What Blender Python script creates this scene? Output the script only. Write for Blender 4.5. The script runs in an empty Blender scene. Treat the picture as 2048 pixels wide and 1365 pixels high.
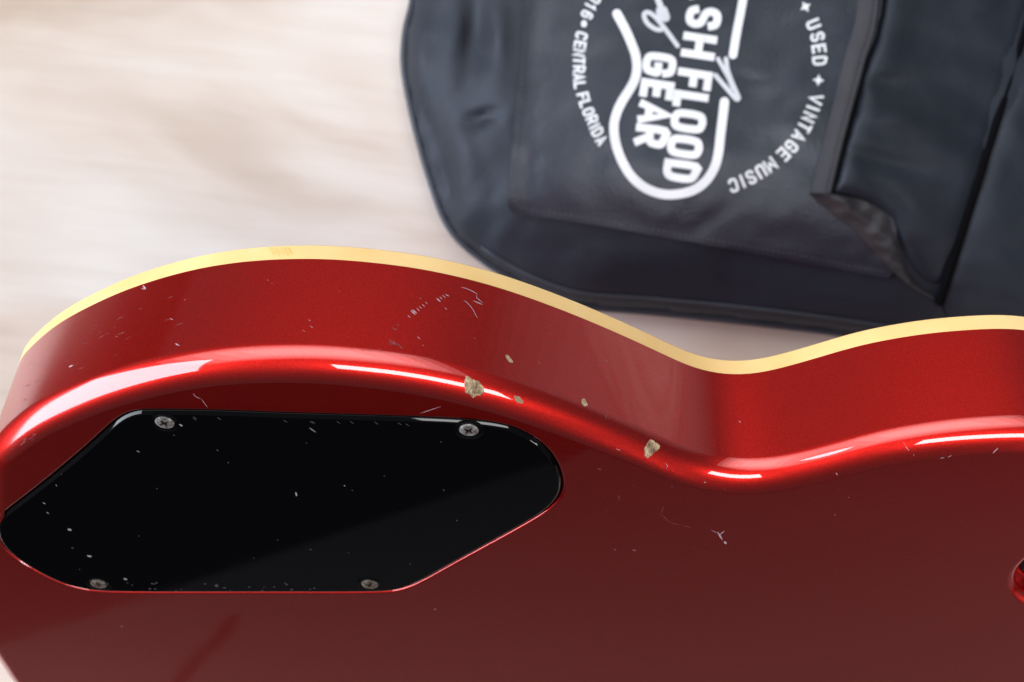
import bpy, bmesh, math, random
import numpy as np
from mathutils import Vector, Matrix, noise
from mathutils.bvhtree import BVHTree
from mathutils.geometry import delaunay_2d_cdt

random.seed(7)
SC = bpy.context.scene
COL = SC.collection
CAM_H = 0.5948                     # camera height over the table top, metres
F = 2730.667                      # focal length in photo pixels (48 mm on 36 mm, 2048 px wide)

# ------------------------------------------------------------------ camera
cd = bpy.data.cameras.new('camera')
cd.lens = 48; cd.sensor_width = 36; cd.clip_start = 0.01; cd.clip_end = 50
cam = bpy.data.objects.new('camera', cd); COL.objects.link(cam)
cam.location = (0, 0, CAM_H)      # looks straight down on the table
cd.dof.use_dof = True; cd.dof.focus_distance = 0.335; cd.dof.aperture_fstop = 18.5
SC.camera = cam

# ------------------------------------------------------------------ world and lamps
w = bpy.data.worlds.new('World'); SC.world = w; w.use_nodes = True
w.node_tree.nodes['Background'].inputs[0].default_value = (0.9, 0.95, 1.0, 1)
w.node_tree.nodes['Background'].inputs[1].default_value = 0.06
SC.view_settings.view_transform = 'Standard'; SC.view_settings.look = 'None'
SC.view_settings.exposure = 0.28; SC.view_settings.gamma = 1

def lamp(name, loc, target, sx, sy, radiance, col=(1, 1, 1)):
    l = bpy.data.lights.new(name, 'AREA'); l.shape = 'RECTANGLE'; l.size = sx; l.size_y = sy
    l.energy = radiance * math.pi * sx * sy; l.color = col
    o = bpy.data.objects.new(name, l); COL.objects.link(o); o.location = loc
    o.rotation_euler = (Vector(target) - Vector(loc)).to_track_quat('-Z', 'Y').to_euler()
    return o
lamp('window_left', (-1.94, 0.0, 1.43), (0, 0.0, 1.43), 1.84, 2.34, 6.0, (0.87, 0.945, 1.05))
lamp('ceiling_panel', (0.22, -0.26, 1.30), (0.22, -0.26, 0), 0.78, 0.28, 7.5, (1, 1, 1))
for k, sz in enumerate((1.2, 1.0, 0.8, 0.6, 0.4)): lamp('ceiling_back', (-0.45, 1.35 - 0.01 * k, 1.85 - 0.01 * k), (0.0, 0.0, 0.25), 2.9 * sz, 1.9 * sz, 0.50, (1, 0.985, 0.97))
lamp('added_fill', (1.5, -1.7, 0.9), (1.5, -1.7, -0.4), 0.9, 0.9, 9.0)  # added fill with no real source, brightens the right of the unseen mat
for k, sz in enumerate((2.1, 1.85, 1.6, 1.35, 1.1, 0.85, 0.6)): lamp('window_far', (2.2 - 0.01 * k, 1.8 - 0.01 * k, 0.25), (0.1, 0, 0.27), sz, sz * 0.9, 0.023, (0.95, 0.97, 1.0))

# ------------------------------------------------------------------ helpers
def srgb(r, g, b):
    f = lambda c: (c / 255 / 12.92) if c <= 10 else ((c / 255 + 0.055) / 1.055) ** 2.4
    return (f(r), f(g), f(b), 1)

def mat(name, base=(0.5, 0.5, 0.5, 1), rough=0.5, metal=0.0, coat=0.0, coat_rough=0.05, spec=0.5):
    m = bpy.data.materials.new(name); m.use_nodes = True
    p = m.node_tree.nodes['Principled BSDF']
    p.inputs['Base Color'].default_value = base
    p.inputs['Roughness'].default_value = rough
    p.inputs['Metallic'].default_value = metal
    p.inputs['Coat Weight'].default_value = coat
    p.inputs['Coat Roughness'].default_value = coat_rough
    p.inputs['Specular IOR Level'].default_value = spec
    return m, m.node_tree.nodes, m.node_tree.links, p

def node(ns, t, **kw):
    n = ns.new(t)
    for k, v in kw.items():
        if k in n.inputs.keys(): n.inputs[k].default_value = v
        else: setattr(n, k, v)
    return n

def ramp(ns, stops):
    r = ns.new('ShaderNodeValToRGB'); e = r.color_ramp.elements
    while len(e) < len(stops): e.new(0.5)
    for i, (p, c) in enumerate(stops): e[i].position = p; e[i].color = c
    return r

def coords(ns, ls, scale=(1, 1, 1), rot=(0, 0, 0)):
    tc = ns.new('ShaderNodeTexCoord'); mp = ns.new('ShaderNodeMapping')
    mp.inputs['Scale'].default_value = scale; mp.inputs['Rotation'].default_value = rot
    ls.new(tc.outputs['Object'], mp.inputs['Vector'])
    return mp.outputs['Vector']

def obj(name, verts, faces, m, parent=None, smooth=True, kind=None, normals=None):
    me = bpy.data.meshes.new(name)
    me.from_pydata([tuple(v) for v in verts], [], [tuple(int(i) for i in f) for f in faces])
    if smooth: me.polygons.foreach_set('use_smooth', [True] * len(me.polygons))
    if normals is not None: me.normals_split_custom_set_from_vertices([tuple(n) for n in normals])
    for mm in (m if isinstance(m, (list, tuple)) else [m]): me.materials.append(mm)
    o = bpy.data.objects.new(name, me); COL.objects.link(o)
    if parent is not None:
        o.parent = parent
        o.matrix_parent_inverse = PINV.get(parent.name, Matrix.Identity(4))
    if kind: o['kind'] = kind
    return o
PINV = {}

def empty(name, loc, label, cat):
    o = bpy.data.objects.new(name, None); COL.objects.link(o); o.location = loc
    o.empty_display_size = 0.05
    o['label'] = label; o['category'] = cat
    PINV[name] = Matrix.Translation(Vector(loc)).inverted()
    return o

def catmull(P, closed=True, n=12):
    P = np.asarray(P, float); N = len(P); out = []
    for i in range(N if closed else N - 1):
        if closed: p0, p1, p2, p3 = P[i - 1], P[i], P[(i + 1) % N], P[(i + 2) % N]
        else: p0, p1, p2, p3 = P[max(i - 1, 0)], P[i], P[i + 1], P[min(i + 2, N - 1)]
        for t in np.arange(n) / n:
            out.append(0.5 * (2 * p1 + (p2 - p0) * t + (2 * p0 - 5 * p1 + 4 * p2 - p3) * t * t + (3 * p1 - p0 - 3 * p2 + p3) * t ** 3))
    if not closed: out.append(P[-1])
    return np.array(out)

def resample(P, n, closed=True):
    Q = np.vstack([P, P[:1]]) if closed else P
    s = np.r_[0, np.cumsum(np.linalg.norm(np.diff(Q, axis=0), axis=1))]
    t = np.linspace(0, s[-1], n + 1)[:-1] if closed else np.linspace(0, s[-1], n)
    return np.stack([np.interp(t, s, Q[:, k]) for k in range(Q.shape[1])], 1)

def smooth_loop(P, it):
    for _ in range(it): P = 0.25 * np.roll(P, 1, 0) + 0.5 * P + 0.25 * np.roll(P, -1, 0)
    return P

def out_normals(P):           # outward normals of a closed loop (either winding)
    t = np.roll(P, -1, 0) - np.roll(P, 1, 0); t /= np.linalg.norm(t, axis=1)[:, None]
    area = 0.5 * np.sum(P[:, 0] * np.roll(P[:, 1], -1) - np.roll(P[:, 0], -1) * P[:, 1])
    nn = np.stack([t[:, 1], -t[:, 0]], 1)
    return nn if area > 0 else -nn

def ccw(P):
    area = 0.5 * np.sum(P[:, 0] * np.roll(P[:, 1], -1) - np.roll(P[:, 0], -1) * P[:, 1])
    return P if area > 0 else P[::-1]

def inside(P, poly):
    x, y = P[:, 0], P[:, 1]; r = np.zeros(len(P), bool); j = len(poly) - 1
    for i in range(len(poly)):
        xi, yi = poly[i]; xj, yj = poly[j]
        c = ((yi > y) != (yj > y)); c &= x < (xj - xi) * (y - yi) / ((yj - yi) if yj != yi else 1e-12) + xi
        r ^= c; j = i
    return r

def dist_poly(P, poly, closed=True):
    P = np.asarray(P, float); A = np.asarray(poly, float)
    B = np.roll(A, -1, 0) if closed else A[1:]
    if not closed: A = A[:-1]
    best = np.full(len(P), 1e9)
    for a, b in zip(A, B):
        d = b - a; L = d @ d
        t = np.clip(((P - a) @ d) / max(L, 1e-12), 0, 1)
        best = np.minimum(best, np.linalg.norm(P - a - t[:, None] * d, axis=1))
    return best

def triangulate(loops, interior=None):
    """2D loops (outer first, then holes) -> (verts, tris); points inside holes removed"""
    pts, edges = [], []
    for L in loops:
        k = len(pts); pts += [tuple(p) for p in L]; edges += [(k + i, k + (i + 1) % len(L)) for i in range(len(L))]
    nb = len(pts)
    if interior is not None: pts += [tuple(p) for p in interior]
    V, E, Fc, ov, oe, of = delaunay_2d_cdt([Vector(p) for p in pts], edges, [], 0, 1e-9)
    V = np.array([tuple(v) for v in V])
    T = np.array([tuple(f) for f in Fc if len(f) == 3])
    cen = V[T].mean(1)
    keep = inside(cen, np.asarray(loops[0]))
    for h in loops[1:]: keep &= ~inside(cen, np.asarray(h))
    T = T[keep]
    a, b, c = V[T[:, 0]], V[T[:, 1]], V[T[:, 2]]
    cr = (b[:, 0] - a[:, 0]) * (c[:, 1] - a[:, 1]) - (b[:, 1] - a[:, 1]) * (c[:, 0] - a[:, 0])
    T[cr < 0] = T[cr < 0][:, ::-1]
    return V, T, nb

def tube(path, r, seg=8, closed=False):
    path = [Vector(p) for p in path]; V, Fc = [], []; n = len(path)
    for i, p in enumerate(path):
        a = path[i - 1] if (closed or i) else path[i]; b = path[(i + 1) % n] if (closed or i < n - 1) else path[i]
        t = (b - a).normalized(); u = t.cross(Vector((0, 0, 1)))
        u = u.normalized() if u.length > 1e-6 else Vector((1, 0, 0)); v = u.cross(t)
        rr = r[i] if hasattr(r, '__len__') else r
        for k in range(seg):
            q = 2 * math.pi * k / seg; V.append(p + rr * (math.cos(q) * u + math.sin(q) * v))
    for i in range(n if closed else n - 1):
        for k in range(seg):
            j = (i + 1) % n
            Fc.append((i * seg + k, i * seg + (k + 1) % seg, j * seg + (k + 1) % seg, j * seg + k))
    if not closed: Fc += [tuple(range(seg)), tuple(range((n - 1) * seg, n * seg))[::-1]]
    return V, Fc

def at(u, v, h):                  # the point at height h over the table that was traced at (u, v)
    k = (CAM_H - h) / F
    return Vector(((u - 1024) * k, (682.5 - v) * k, h))

# ------------------------------------------------------------------ materials
# birch plywood of the table
M_table, ns, ls, p = mat('birch_plywood', rough=0.5)
vec = coords(ns, ls, (1.0, 1.0, 1.0), (0, 0, math.radians(7)))
st = node(ns, 'ShaderNodeMapping'); st.inputs['Scale'].default_value = (2.6, 7.5, 4); ls.new(vec, st.inputs[0])
n1 = node(ns, 'ShaderNodeTexNoise', Scale=1.6, Detail=4.0, Roughness=0.5, Distortion=0.7); ls.new(st.outputs[0], n1.inputs['Vector'])
st2 = node(ns, 'ShaderNodeMapping'); st2.inputs['Scale'].default_value = (6, 70, 6); ls.new(vec, st2.inputs[0])
n2 = node(ns, 'ShaderNodeTexNoise', Scale=2.2, Detail=5.0, Roughness=0.6, Distortion=0.3); ls.new(st2.outputs[0], n2.inputs['Vector'])
n3 = node(ns, 'ShaderNodeTexNoise', Scale=6.5, Detail=3.0, Roughness=0.5); ls.new(vec, n3.inputs['Vector'])
r1 = ramp(ns, [(0.30, (0.55, 0.45, 0.375, 1)), (0.46, (0.72, 0.66, 0.61, 1)), (0.60, (0.765, 0.74, 0.715, 1))]); ls.new(n1.outputs[0], r1.inputs[0])
r2 = ramp(ns, [(0.35, (0.90, 0.87, 0.84, 1)), (0.6, (1, 1, 1, 1))]); ls.new(n2.outputs[0], r2.inputs[0])
r3 = ramp(ns, [(0.35, (0.90, 0.84, 0.81, 1)), (0.60, (1, 1, 1, 1))]); ls.new(n3.outputs[0], r3.inputs[0])
mx = node(ns, 'ShaderNodeMix', data_type='RGBA', blend_type='MULTIPLY'); mx.inputs[0].default_value = 0.5
ls.new(r1.outputs[0], mx.inputs[6]); ls.new(r2.outputs[0], mx.inputs[7])
mx2 = node(ns, 'ShaderNodeMix', data_type='RGBA', blend_type='MULTIPLY'); mx2.inputs[0].default_value = 1.0
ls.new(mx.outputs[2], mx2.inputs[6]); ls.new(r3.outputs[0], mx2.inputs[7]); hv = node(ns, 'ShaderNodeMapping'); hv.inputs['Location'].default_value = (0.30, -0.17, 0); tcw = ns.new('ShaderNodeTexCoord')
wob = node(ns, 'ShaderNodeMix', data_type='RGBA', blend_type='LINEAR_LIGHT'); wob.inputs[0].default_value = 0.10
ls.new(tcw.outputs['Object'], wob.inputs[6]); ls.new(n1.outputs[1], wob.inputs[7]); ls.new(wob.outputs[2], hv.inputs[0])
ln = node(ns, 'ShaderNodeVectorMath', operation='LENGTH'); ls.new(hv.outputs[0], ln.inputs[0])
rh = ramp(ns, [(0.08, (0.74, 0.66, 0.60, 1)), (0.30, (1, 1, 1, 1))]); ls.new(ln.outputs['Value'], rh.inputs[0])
mx3 = node(ns, 'ShaderNodeMix', data_type='RGBA', blend_type='MULTIPLY'); mx3.inputs[0].default_value = 1.0     # vignette and light falloff towards one corner, painted into the veneer colour
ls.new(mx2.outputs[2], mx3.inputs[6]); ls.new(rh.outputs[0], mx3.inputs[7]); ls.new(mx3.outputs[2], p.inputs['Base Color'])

# candy red metallic lacquer
M_red, ns, ls, p = mat('candy_red_lacquer', (0.40, 0.010, 0.008, 1), 0.41, 1.0, 1.0, 0.035); p.inputs['Coat IOR'].default_value = 1.9
vec = coords(ns, ls)
nf = node(ns, 'ShaderNodeTexNoise', Scale=2600.0, Detail=1.0); ls.new(vec, nf.inputs['Vector'])
nb = node(ns, 'ShaderNodeTexNoise', Scale=28.0, Detail=3.0); ls.new(vec, nb.inputs['Vector'])
rf = ramp(ns, [(0.3, (0.56, 0.010, 0.007, 1)), (0.7, (0.72, 0.017, 0.011, 1))]); ls.new(nf.outputs[0], rf.inputs[0])
ls.new(rf.outputs[0], p.inputs['Base Color'])
rr = ramp(ns, [(0.35, (0.022, 0.022, 0.022, 1)), (0.75, (0.06, 0.06, 0.06, 1))]); ls.new(nb.outputs[0], rr.inputs[0])
hz = node(ns, 'ShaderNodeMapping'); hz.inputs['Location'].default_value = (0.112, -0.006, -0.245); ls.new(vec, hz.inputs[0])   # lacquer rubbed dull by the forearm
hl = node(ns, 'ShaderNodeVectorMath', operation='LENGTH'); ls.new(hz.outputs[0], hl.inputs[0])
hn = node(ns, 'ShaderNodeMath', operation='MULTIPLY_ADD'); ls.new(nb.outputs[0], hn.inputs[0]); hn.inputs[1].default_value = 0.03; ls.new(hl.outputs['Value'], hn.inputs[2])
hr = ramp(ns, [(0.030, (0.17, 0.17, 0.17, 1)), (0.072, (0, 0, 0, 1))]); ls.new(hn.outputs[0], hr.inputs[0])
ha_ = node(ns, 'ShaderNodeMath', operation='ADD'); ls.new(rr.outputs[0], ha_.inputs[0]); ls.new(hr.outputs[0], ha_.inputs[1])
ls.new(ha_.outputs[0], p.inputs['Coat Roughness'])
bp = node(ns, 'ShaderNodeBump', Strength=0.06, Distance=0.0002); ls.new(nf.outputs[0], bp.inputs['Height']); ls.new(bp.outputs[0], p.inputs['Normal'])
nw = node(ns, 'ShaderNodeTexNoise', Scale=55.0, Detail=2.0); ls.new(vec, nw.inputs['Vector'])
bc = node(ns, 'ShaderNodeBump', Strength=0.05, Distance=0.0006); ls.new(nw.outputs[0], bc.inputs['Height']); ls.new(bc.outputs[0], p.inputs['Coat Normal'])

M_cream, ns, ls, p = mat('aged_cream_binding', rough=0.38)
vec = coords(ns, ls)
nc = node(ns, 'ShaderNodeTexNoise', Scale=45.0, Detail=4.0); ls.new(vec, nc.inputs['Vector'])
rc = ramp(ns, [(0.35, (0.80, 0.53, 0.21, 1)), (0.65, (0.85, 0.61, 0.28, 1))]); ls.new(nc.outputs[0], rc.inputs[0]); ls.new(rc.outputs[0], p.inputs['Base Color'])
p.inputs['Subsurface Weight'].default_value = 0.15; p.inputs['Subsurface Radius'].default_value = (0.004, 0.002, 0.001)

M_plate, ns, ls, p = mat('black_gloss_plastic', (0.002, 0.002, 0.0024, 1), 0.06, spec=0.4)
vec = coords(ns, ls)
np1 = node(ns, 'ShaderNodeTexNoise', Scale=60.0, Detail=6.0, Roughness=0.7); ls.new(vec, np1.inputs['Vector'])
rp = ramp(ns, [(0.4, (0.02, 0.02, 0.02, 1)), (0.8, (0.045, 0.045, 0.045, 1))]); ls.new(np1.outputs[0], rp.inputs[0]); ls.new(rp.outputs[0], p.inputs['Roughness'])

M_screw, ns, ls, p = mat('worn_nickel_screw', rough=0.5, metal=0.75)
vec = coords(ns, ls)
nsx = node(ns, 'ShaderNodeTexNoise', Scale=900.0, Detail=4.0); ls.new(vec, nsx.inputs['Vector'])
rs = ramp(ns, [(0.35, (0.16, 0.14, 0.13, 1)), (0.55, (0.38, 0.36, 0.35, 1)), (0.75, (0.66, 0.64, 0.62, 1))]); ls.new(nsx.outputs[0], rs.inputs[0]); ls.new(rs.outputs[0], p.inputs['Base Color'])
bp = node(ns, 'ShaderNodeBump', Strength=0.4, Distance=0.0003); ls.new(nsx.outputs[0], bp.inputs['Height']); ls.new(bp.outputs[0], p.inputs['Normal'])
M_screw_old = M_screw.copy(); M_screw_old.name = 'tarnished_screw'
for e_, c_ in zip([n_ for n_ in M_screw_old.node_tree.nodes if n_.type == 'VALTORGB'][0].color_ramp.elements, ((0.09, 0.07, 0.055, 1), (0.22, 0.18, 0.15, 1), (0.45, 0.40, 0.36, 1))): e_.color = c_
M_rust = mat('tarnished_slot', (0.10, 0.055, 0.04, 1), 0.6, 0.6)[0]

M_wood, ns, ls, p = mat('bare_chipped_wood', rough=0.8)
vec = coords(ns, ls, (1, 1, 1), (0.4, 0.6, 0.5))
stw = node(ns, 'ShaderNodeMapping'); stw.inputs['Scale'].default_value = (200, 520, 330); ls.new(vec, stw.inputs[0])
nwd = node(ns, 'ShaderNodeTexNoise', Scale=1.0, Detail=2.5, Roughness=0.65); ls.new(stw.outputs[0], nwd.inputs['Vector'])
rw = ramp(ns, [(0.32, (0.10, 0.060, 0.035, 1)), (0.5, (0.34, 0.24, 0.14, 1)), (0.68, (0.55, 0.42, 0.25, 1))]); ls.new(nwd.outputs[0], rw.inputs[0]); ls.new(rw.outputs[0], p.inputs['Base Color'])
bp = node(ns, 'ShaderNodeBump', Strength=0.8, Distance=0.0006); ls.new(nwd.outputs[0], bp.inputs['Height']); ls.new(bp.outputs[0], p.inputs['Normal'])
M_primer = mat('grey_primer_edge', (0.22, 0.18, 0.13, 1), 0.6)[0]
M_scuff = mat('pale_scuff', (0.44, 0.27, 0.30, 1), 0.6)[0]
M_scuff2 = mat('dull_scuff', (0.22, 0.06, 0.065, 1), 0.6)[0]
M_dust = mat('grey_dust', (0.24, 0.235, 0.235, 1), 0.8)[0]
M_dust2 = mat('faint_dust', (0.06, 0.06, 0.065, 1), 0.8)[0]
M_dark = mat('rosewood', (0.04, 0.02, 0.012, 1), 0.45)[0]

def nylon(name, base, rough, weave, spec=0.5):
    m, ns, ls, p = mat(name, base, rough, spec=spec); p.inputs['Specular Tint'].default_value = (0.90, 0.95, 1.05, 1)
    v = coords(ns, ls)
    a = node(ns, 'ShaderNodeTexNoise', Scale=18.0, Detail=5.0, Roughness=0.6); ls.new(v, a.inputs['Vector'])
    r = ramp(ns, [(0.3, tuple(c * 0.75 for c in base[:3]) + (1,)), (0.7, tuple(c * 1.3 for c in base[:3]) + (1,))]); ls.new(a.outputs[0], r.inputs[0]); ls.new(r.outputs[0], p.inputs['Base Color'])
    wv = node(ns, 'ShaderNodeTexNoise', Scale=weave, Detail=1.0); ls.new(v, wv.inputs['Vector'])
    bp = node(ns, 'ShaderNodeBump', Strength=0.35, Distance=0.0004); ls.new(wv.outputs[0], bp.inputs['Height']); ls.new(bp.outputs[0], p.inputs['Normal'])
    return m
M_nylon = nylon('black_nylon', (0.009, 0.013, 0.022, 1), 0.39, 1100, 0.66)
M_shell = nylon('shell_nylon', (0.009, 0.012, 0.019, 1), 0.55, 1100, 0.38)
M_tape = nylon('zipper_tape', (0.027, 0.025, 0.028, 1), 0.75, 1500)
M_mesh = nylon('thin_gusset_cloth', (0.027, 0.025, 0.028, 1), 0.45, 1200)
M_cord = nylon('binding_cord', (0.026, 0.030, 0.040, 1), 0.5, 1300)
M_print = mat('white_screen_print', (0.74, 0.76, 0.80, 1), 0.6)[0]
M_print2 = mat('thin_white_print', (0.60, 0.62, 0.67, 1), 0.6)[0]

# ------------------------------------------------------------------ table (setting)
def slab_mesh(tp, z0, z1, bv):
    TV = []; cx = sum(q[0] for q in tp) / 4; cy = sum(q[1] for q in tp) / 4
    for z, ins in ((z1, bv), (z1 - bv, 0), (z0, 0)):
        for q in tp: TV.append((q[0] - ins * math.copysign(1, q[0] - cx), q[1] - ins * math.copysign(1, q[1] - cy), z))
    TF = [(0, 1, 2, 3), (11, 10, 9, 8)]
    for k in range(2):
        for i in range(4): TF.append((k * 4 + i, k * 4 + 4 + i, k * 4 + 4 + (i + 1) % 4, k * 4 + (i + 1) % 4))
    return TV, TF
TV, TF = slab_mesh([(-0.47, -0.34), (1.8, -0.30), (1.8, 1.8), (-0.47, 1.8)], -0.03, 0, 0.003)
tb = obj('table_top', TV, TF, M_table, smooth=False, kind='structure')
tb['label'] = 'pale birch plywood table top under the guitar and the bag'
# the room floor below the front of the table, seen only as a soft reflection in the lacquer
M_floor = mat('dark_floor', (0.008, 0.007, 0.007, 1), 0.9, spec=0.0)[0]
M_refl_mat = mat('grey_reflection_mat', (0.072, 0.070, 0.070, 1), 0.95, spec=0.0)[0]
FZ = -0.42
TV, TF = slab_mesh([(-4, -4), (4, -4), (4, 4), (-4, 4)], FZ - 0.05, FZ, 0.003); obj('floor', TV, TF, M_floor, smooth=False, kind='structure')
# ------------------------------------------------------------------ guitar frame: a along the body, b across it, n out of the back
th = math.radians(50)
n3v = np.array([-0.05, -math.sin(th), math.cos(th)]); n3v /= np.linalg.norm(n3v)
exv = np.array([1.0, 0, 0]) - n3v[0] * n3v; exv /= np.linalg.norm(exv)
eyv = np.cross(n3v, exv)
P0 = 0.3510165 * np.array([(563 - 1024) / F, (682.5 - 1000) / F, -1]); CC = float(n3v @ P0)
def G(a, b, z=0.0):               # guitar coordinates (metres) -> world
    return a * exv + b * eyv + (CC + z) * n3v + np.array([0, 0, CAM_H])
def GP(P, z):
    z = np.broadcast_to(np.asarray(z, float), (len(P),))
    return P[:, :1] * exv + P[:, 1:] * eyv + (CC + z)[:, None] * n3v + np.array([0, 0, CAM_H])
def on_back(P, z=0.0):            # traced points on the plane of the back -> guitar coordinates
    P = np.asarray(P, float)
    d = np.stack([(P[:, 0] - 1024) / F, (682.5 - P[:, 1]) / F, -np.ones(len(P))], 1)
    X = d * ((CC + z) / (d @ n3v))[:, None]
    return np.stack([X @ exv, X @ eyv], 1)

def mirrored(u, v, z):            # where the back, acting as a mirror, looks at height z
    d = np.array([(u - 1024) / F, (682.5 - v) / F, -1.0]); X = d * CC / (d @ n3v); r = d - 2 * (d @ n3v) * n3v
    return (X + r * ((z - CAM_H - X[2]) / r[2]))[:2]
ma, mb = mirrored(0, 1290, FZ + 0.006), mirrored(1130, 915, FZ + 0.006)
md = (mb - ma) / np.linalg.norm(mb - ma); mn = np.array([-md[1], md[0]])
if mn[0] < 0: mn = -mn
q0, q1 = ma - md * 0.6, mb + md * 1.2
TV, TF = slab_mesh([tuple(q0), tuple(q1), tuple(q1 + mn * 2.2), tuple(q0 + mn * 2.2)], FZ + 0.0005, FZ + 0.006, 0.002); obj('reflection_mat', TV, TF, M_refl_mat, smooth=False, kind='structure')  # unseen mat, added only for its grey reflection in the back
jn = [mirrored(u, v, FZ + 0.008) for u, v in ((228, 1480), (268, 1480), (366, 1365), (482, 1238), (456, 1240), (336, 1365))]
obj('reflection_strip', [(q[0], q[1], FZ + 0.008) for q in jn], [(0, 1, 2, 5), (5, 2, 3, 4)], M_floor, smooth=False, kind='structure')  # unseen dark strip, added for the streak it reflects in the back

T_SIDE, T_BIND, ROLL = 0.0330, 0.0380, 0.0066
AXP, AXD = np.array([-168.0, -428.0]) / 1000, np.array([math.cos(math.radians(8)), math.sin(math.radians(8))])   # tail end and direction of the centre line
AXN = np.array([-AXD[1], AXD[0]])
def SH(s, h): return AXP + s * AXD + h * AXN        # along / across the centre line
edge_px = [(34, 727), (51, 706), (85, 672), (126, 641), (171, 617), (239, 585), (308, 561), (376, 542), (444, 529), (513, 521), (581, 518), (649, 518), (700, 521), (768, 528), (837, 537), (905, 551), (973, 568),
 (1042, 590), (1110, 615), (1178, 642), (1247, 672), (1315, 703), (1366, 728), (1407, 743), (1448, 750), (1482, 751.5), (1531, 745), (1593, 728), (1655, 710), (1718, 691), (1780, 679), (1862, 666), (1945, 660), (2048, 659)]
seen = on_back(edge_px, -T_SIDE)
tail = on_back([(0, 1325), (30, 1365)], -0.004)
sh = [((p - AXP) @ AXD, (p - AXP) @ AXN) for p in seen]
shl = [((p - AXP) @ AXD, (p - AXP) @ AXN) for p in tail]
s0, h0 = sh[0]; s1, h1_ = shl[0]
bridge = [(s1 + (s0 - s1) * (1 - (1 - t) ** 2.0) * (0.0 + t ** 1.0) , h1_ + (h0 - h1_) * t) for t in (0.2, 0.4, 0.6, 0.8)]
treble_end = [(331, 121), (354, 111), (376, 97), (393, 78), (397, 62), (389, 50), (371, 42), (362, 34), (360, 10)]
bass_end = [(360, -15), (372, -29), (407, -32), (427, -50), (419, -80), (402, -100), (375, -116), (340, -126)]
loop = shl[::-1] + bridge + sh + treble_end + bass_end + [(a, -h) for a, h in sh[::-1]] + [(a, -h) for a, h in bridge[::-1]] + [(2.0, -40.0 / 1000)][:0]
loop = [(a, h) if abs(a) < 1 and abs(h) < 1 else (a / 1000, h / 1000) for a, h in loop]
OUT = np.array([SH(a, h) for a, h in loop])
OUT = resample(smooth_loop(resample(catmull(OUT, True, 16), 620), 10), 620)
OUT = ccw(OUT); ON = out_normals(OUT); ON = smooth_loop(ON, 4); ON /= np.linalg.norm(ON, axis=1)[:, None]
N_O = len(OUT)

LOWEST = min(v[2] for v in GP(OUT, -T_BIND))
guitar = empty('electric_guitar', tuple(G(*SH(0.12, -0.16), -0.03)), 'metallic red electric guitar body with cream binding, tilted back up over the table', 'guitar')

def rings_mesh(rings):            # [(points3d, normals3d)], closed loops of equal length
    V = np.vstack([r[0] for r in rings]); Nn = np.vstack([r[1] for r in rings]); n = len(rings[0][0]); Fc = []
    for k in range(len(rings) - 1):
        for i in range(n):
            j = (i + 1) % n
            Fc.append((k * n + i, k * n + j, (k + 1) * n + j, (k + 1) * n + i))
    return V, Nn, Fc

ON3 = ON[:, :1] * exv + ON[:, 1:] * eyv
NB = np.tile(n3v, (N_O, 1))
# cavity cover outline, traced on the back plane
plate_px = [(290, 821), (420, 822), (600, 828), (800, 834), (930, 840), (985, 846), (1030, 857), (1070, 878), (1100, 905), (1118, 935), (1126, 965),
 (1123, 988), (1108, 1009), (1085, 1028), (1040, 1055), (980, 1088), (900, 1132), (850, 1160), (815, 1176), (780, 1184), (700, 1186), (500, 1186), (300, 1186), (205, 1184),
 (150, 1176), (105, 1160), (60, 1136), (25, 1112), (3, 1090), (-8, 1066), (-5, 1046), (8, 1027), (40, 1002), (100, 955), (160, 905), (200, 869), (222, 849), (243, 833), (265, 824)]
HOLE = ccw(resample(smooth_loop(resample(catmull(on_back(plate_px), True, 10), 260), 2), 260))
HN = out_normals(HOLE)
SWC = on_back([(2040, 1145)])[0] + np.array([0.018, 0]); SWR = 0.0180
ang = np.linspace(0, 2 * math.pi, 73)[:-1]
SWH = SWC + SWR * np.stack([np.cos(ang), np.sin(ang)], 1); SWN = np.stack([np.cos(ang), np.sin(ang)], 1)

rings = []
S = 20
for k in range(S + 1):            # the rounded edge, from the back to the side
    q = k / S * math.pi / 2
    rings.append((GP(OUT - ON * (ROLL * (1 - math.sin(q))), -ROLL * (1 - math.cos(q))), NB * math.cos(q) + ON3 * math.sin(q)))
for z in np.linspace(-ROLL, -T_SIDE, 9)[1:]:
    rings.append((GP(OUT, z), ON3))
V, Nn, Fc = rings_mesh(rings)
Vs, Ns, Fs = [V], [Nn], [(f[3], f[2], f[1], f[0]) for f in Fc]
base = len(V)
LIP = 0.0008
def lip(loop, nrm, rho, depth, flip=True):
    global base
    n3 = nrm[:, :1] * exv + nrm[:, 1:] * eyv; rg = []; nb_ = np.tile(n3v, (len(loop), 1))
    for k in range(7):
        q = k / 6 * math.pi / 2
        rg.append((GP(loop + nrm * (rho * (1 - math.sin(q))), -rho * (1 - math.cos(q))), nb_ * math.cos(q) - n3 * math.sin(q)))
    rg.append((GP(loop, -depth), -n3)); rg.append((GP(loop, -depth), nb_)); 
    V, Nn, Fc = rings_mesh(rg); n = len(loop)
    Fc = Fc[:-n] if False else Fc
    Fc.append(tuple(range((len(rg) - 1) * n, len(rg) * n)))
    Fc = [f for f in Fc if len(f) > 4 or f[0] // n != len(rg) - 2]
    Vs.append(V); Ns.append(Nn); Fs.extend([tuple(i + base for i in f) for f in Fc]); base += len(V)
    return loop + nrm * rho
h1 = lip(HOLE, HN, LIP, 0.003)
h2 = lip(SWH, SWN, 0.0028, 0.0075)
inner = OUT - ON * ROLL
V2, T2, _ = triangulate([inner, h1, h2])
Vs.append(GP(V2, 0.0)); Ns.append(np.tile(n3v, (len(V2), 1))); Fs.extend([tuple(t + base) for t in T2]); base += len(V2)
BV = np.vstack(Vs); BN = np.vstack(Ns)
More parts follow.
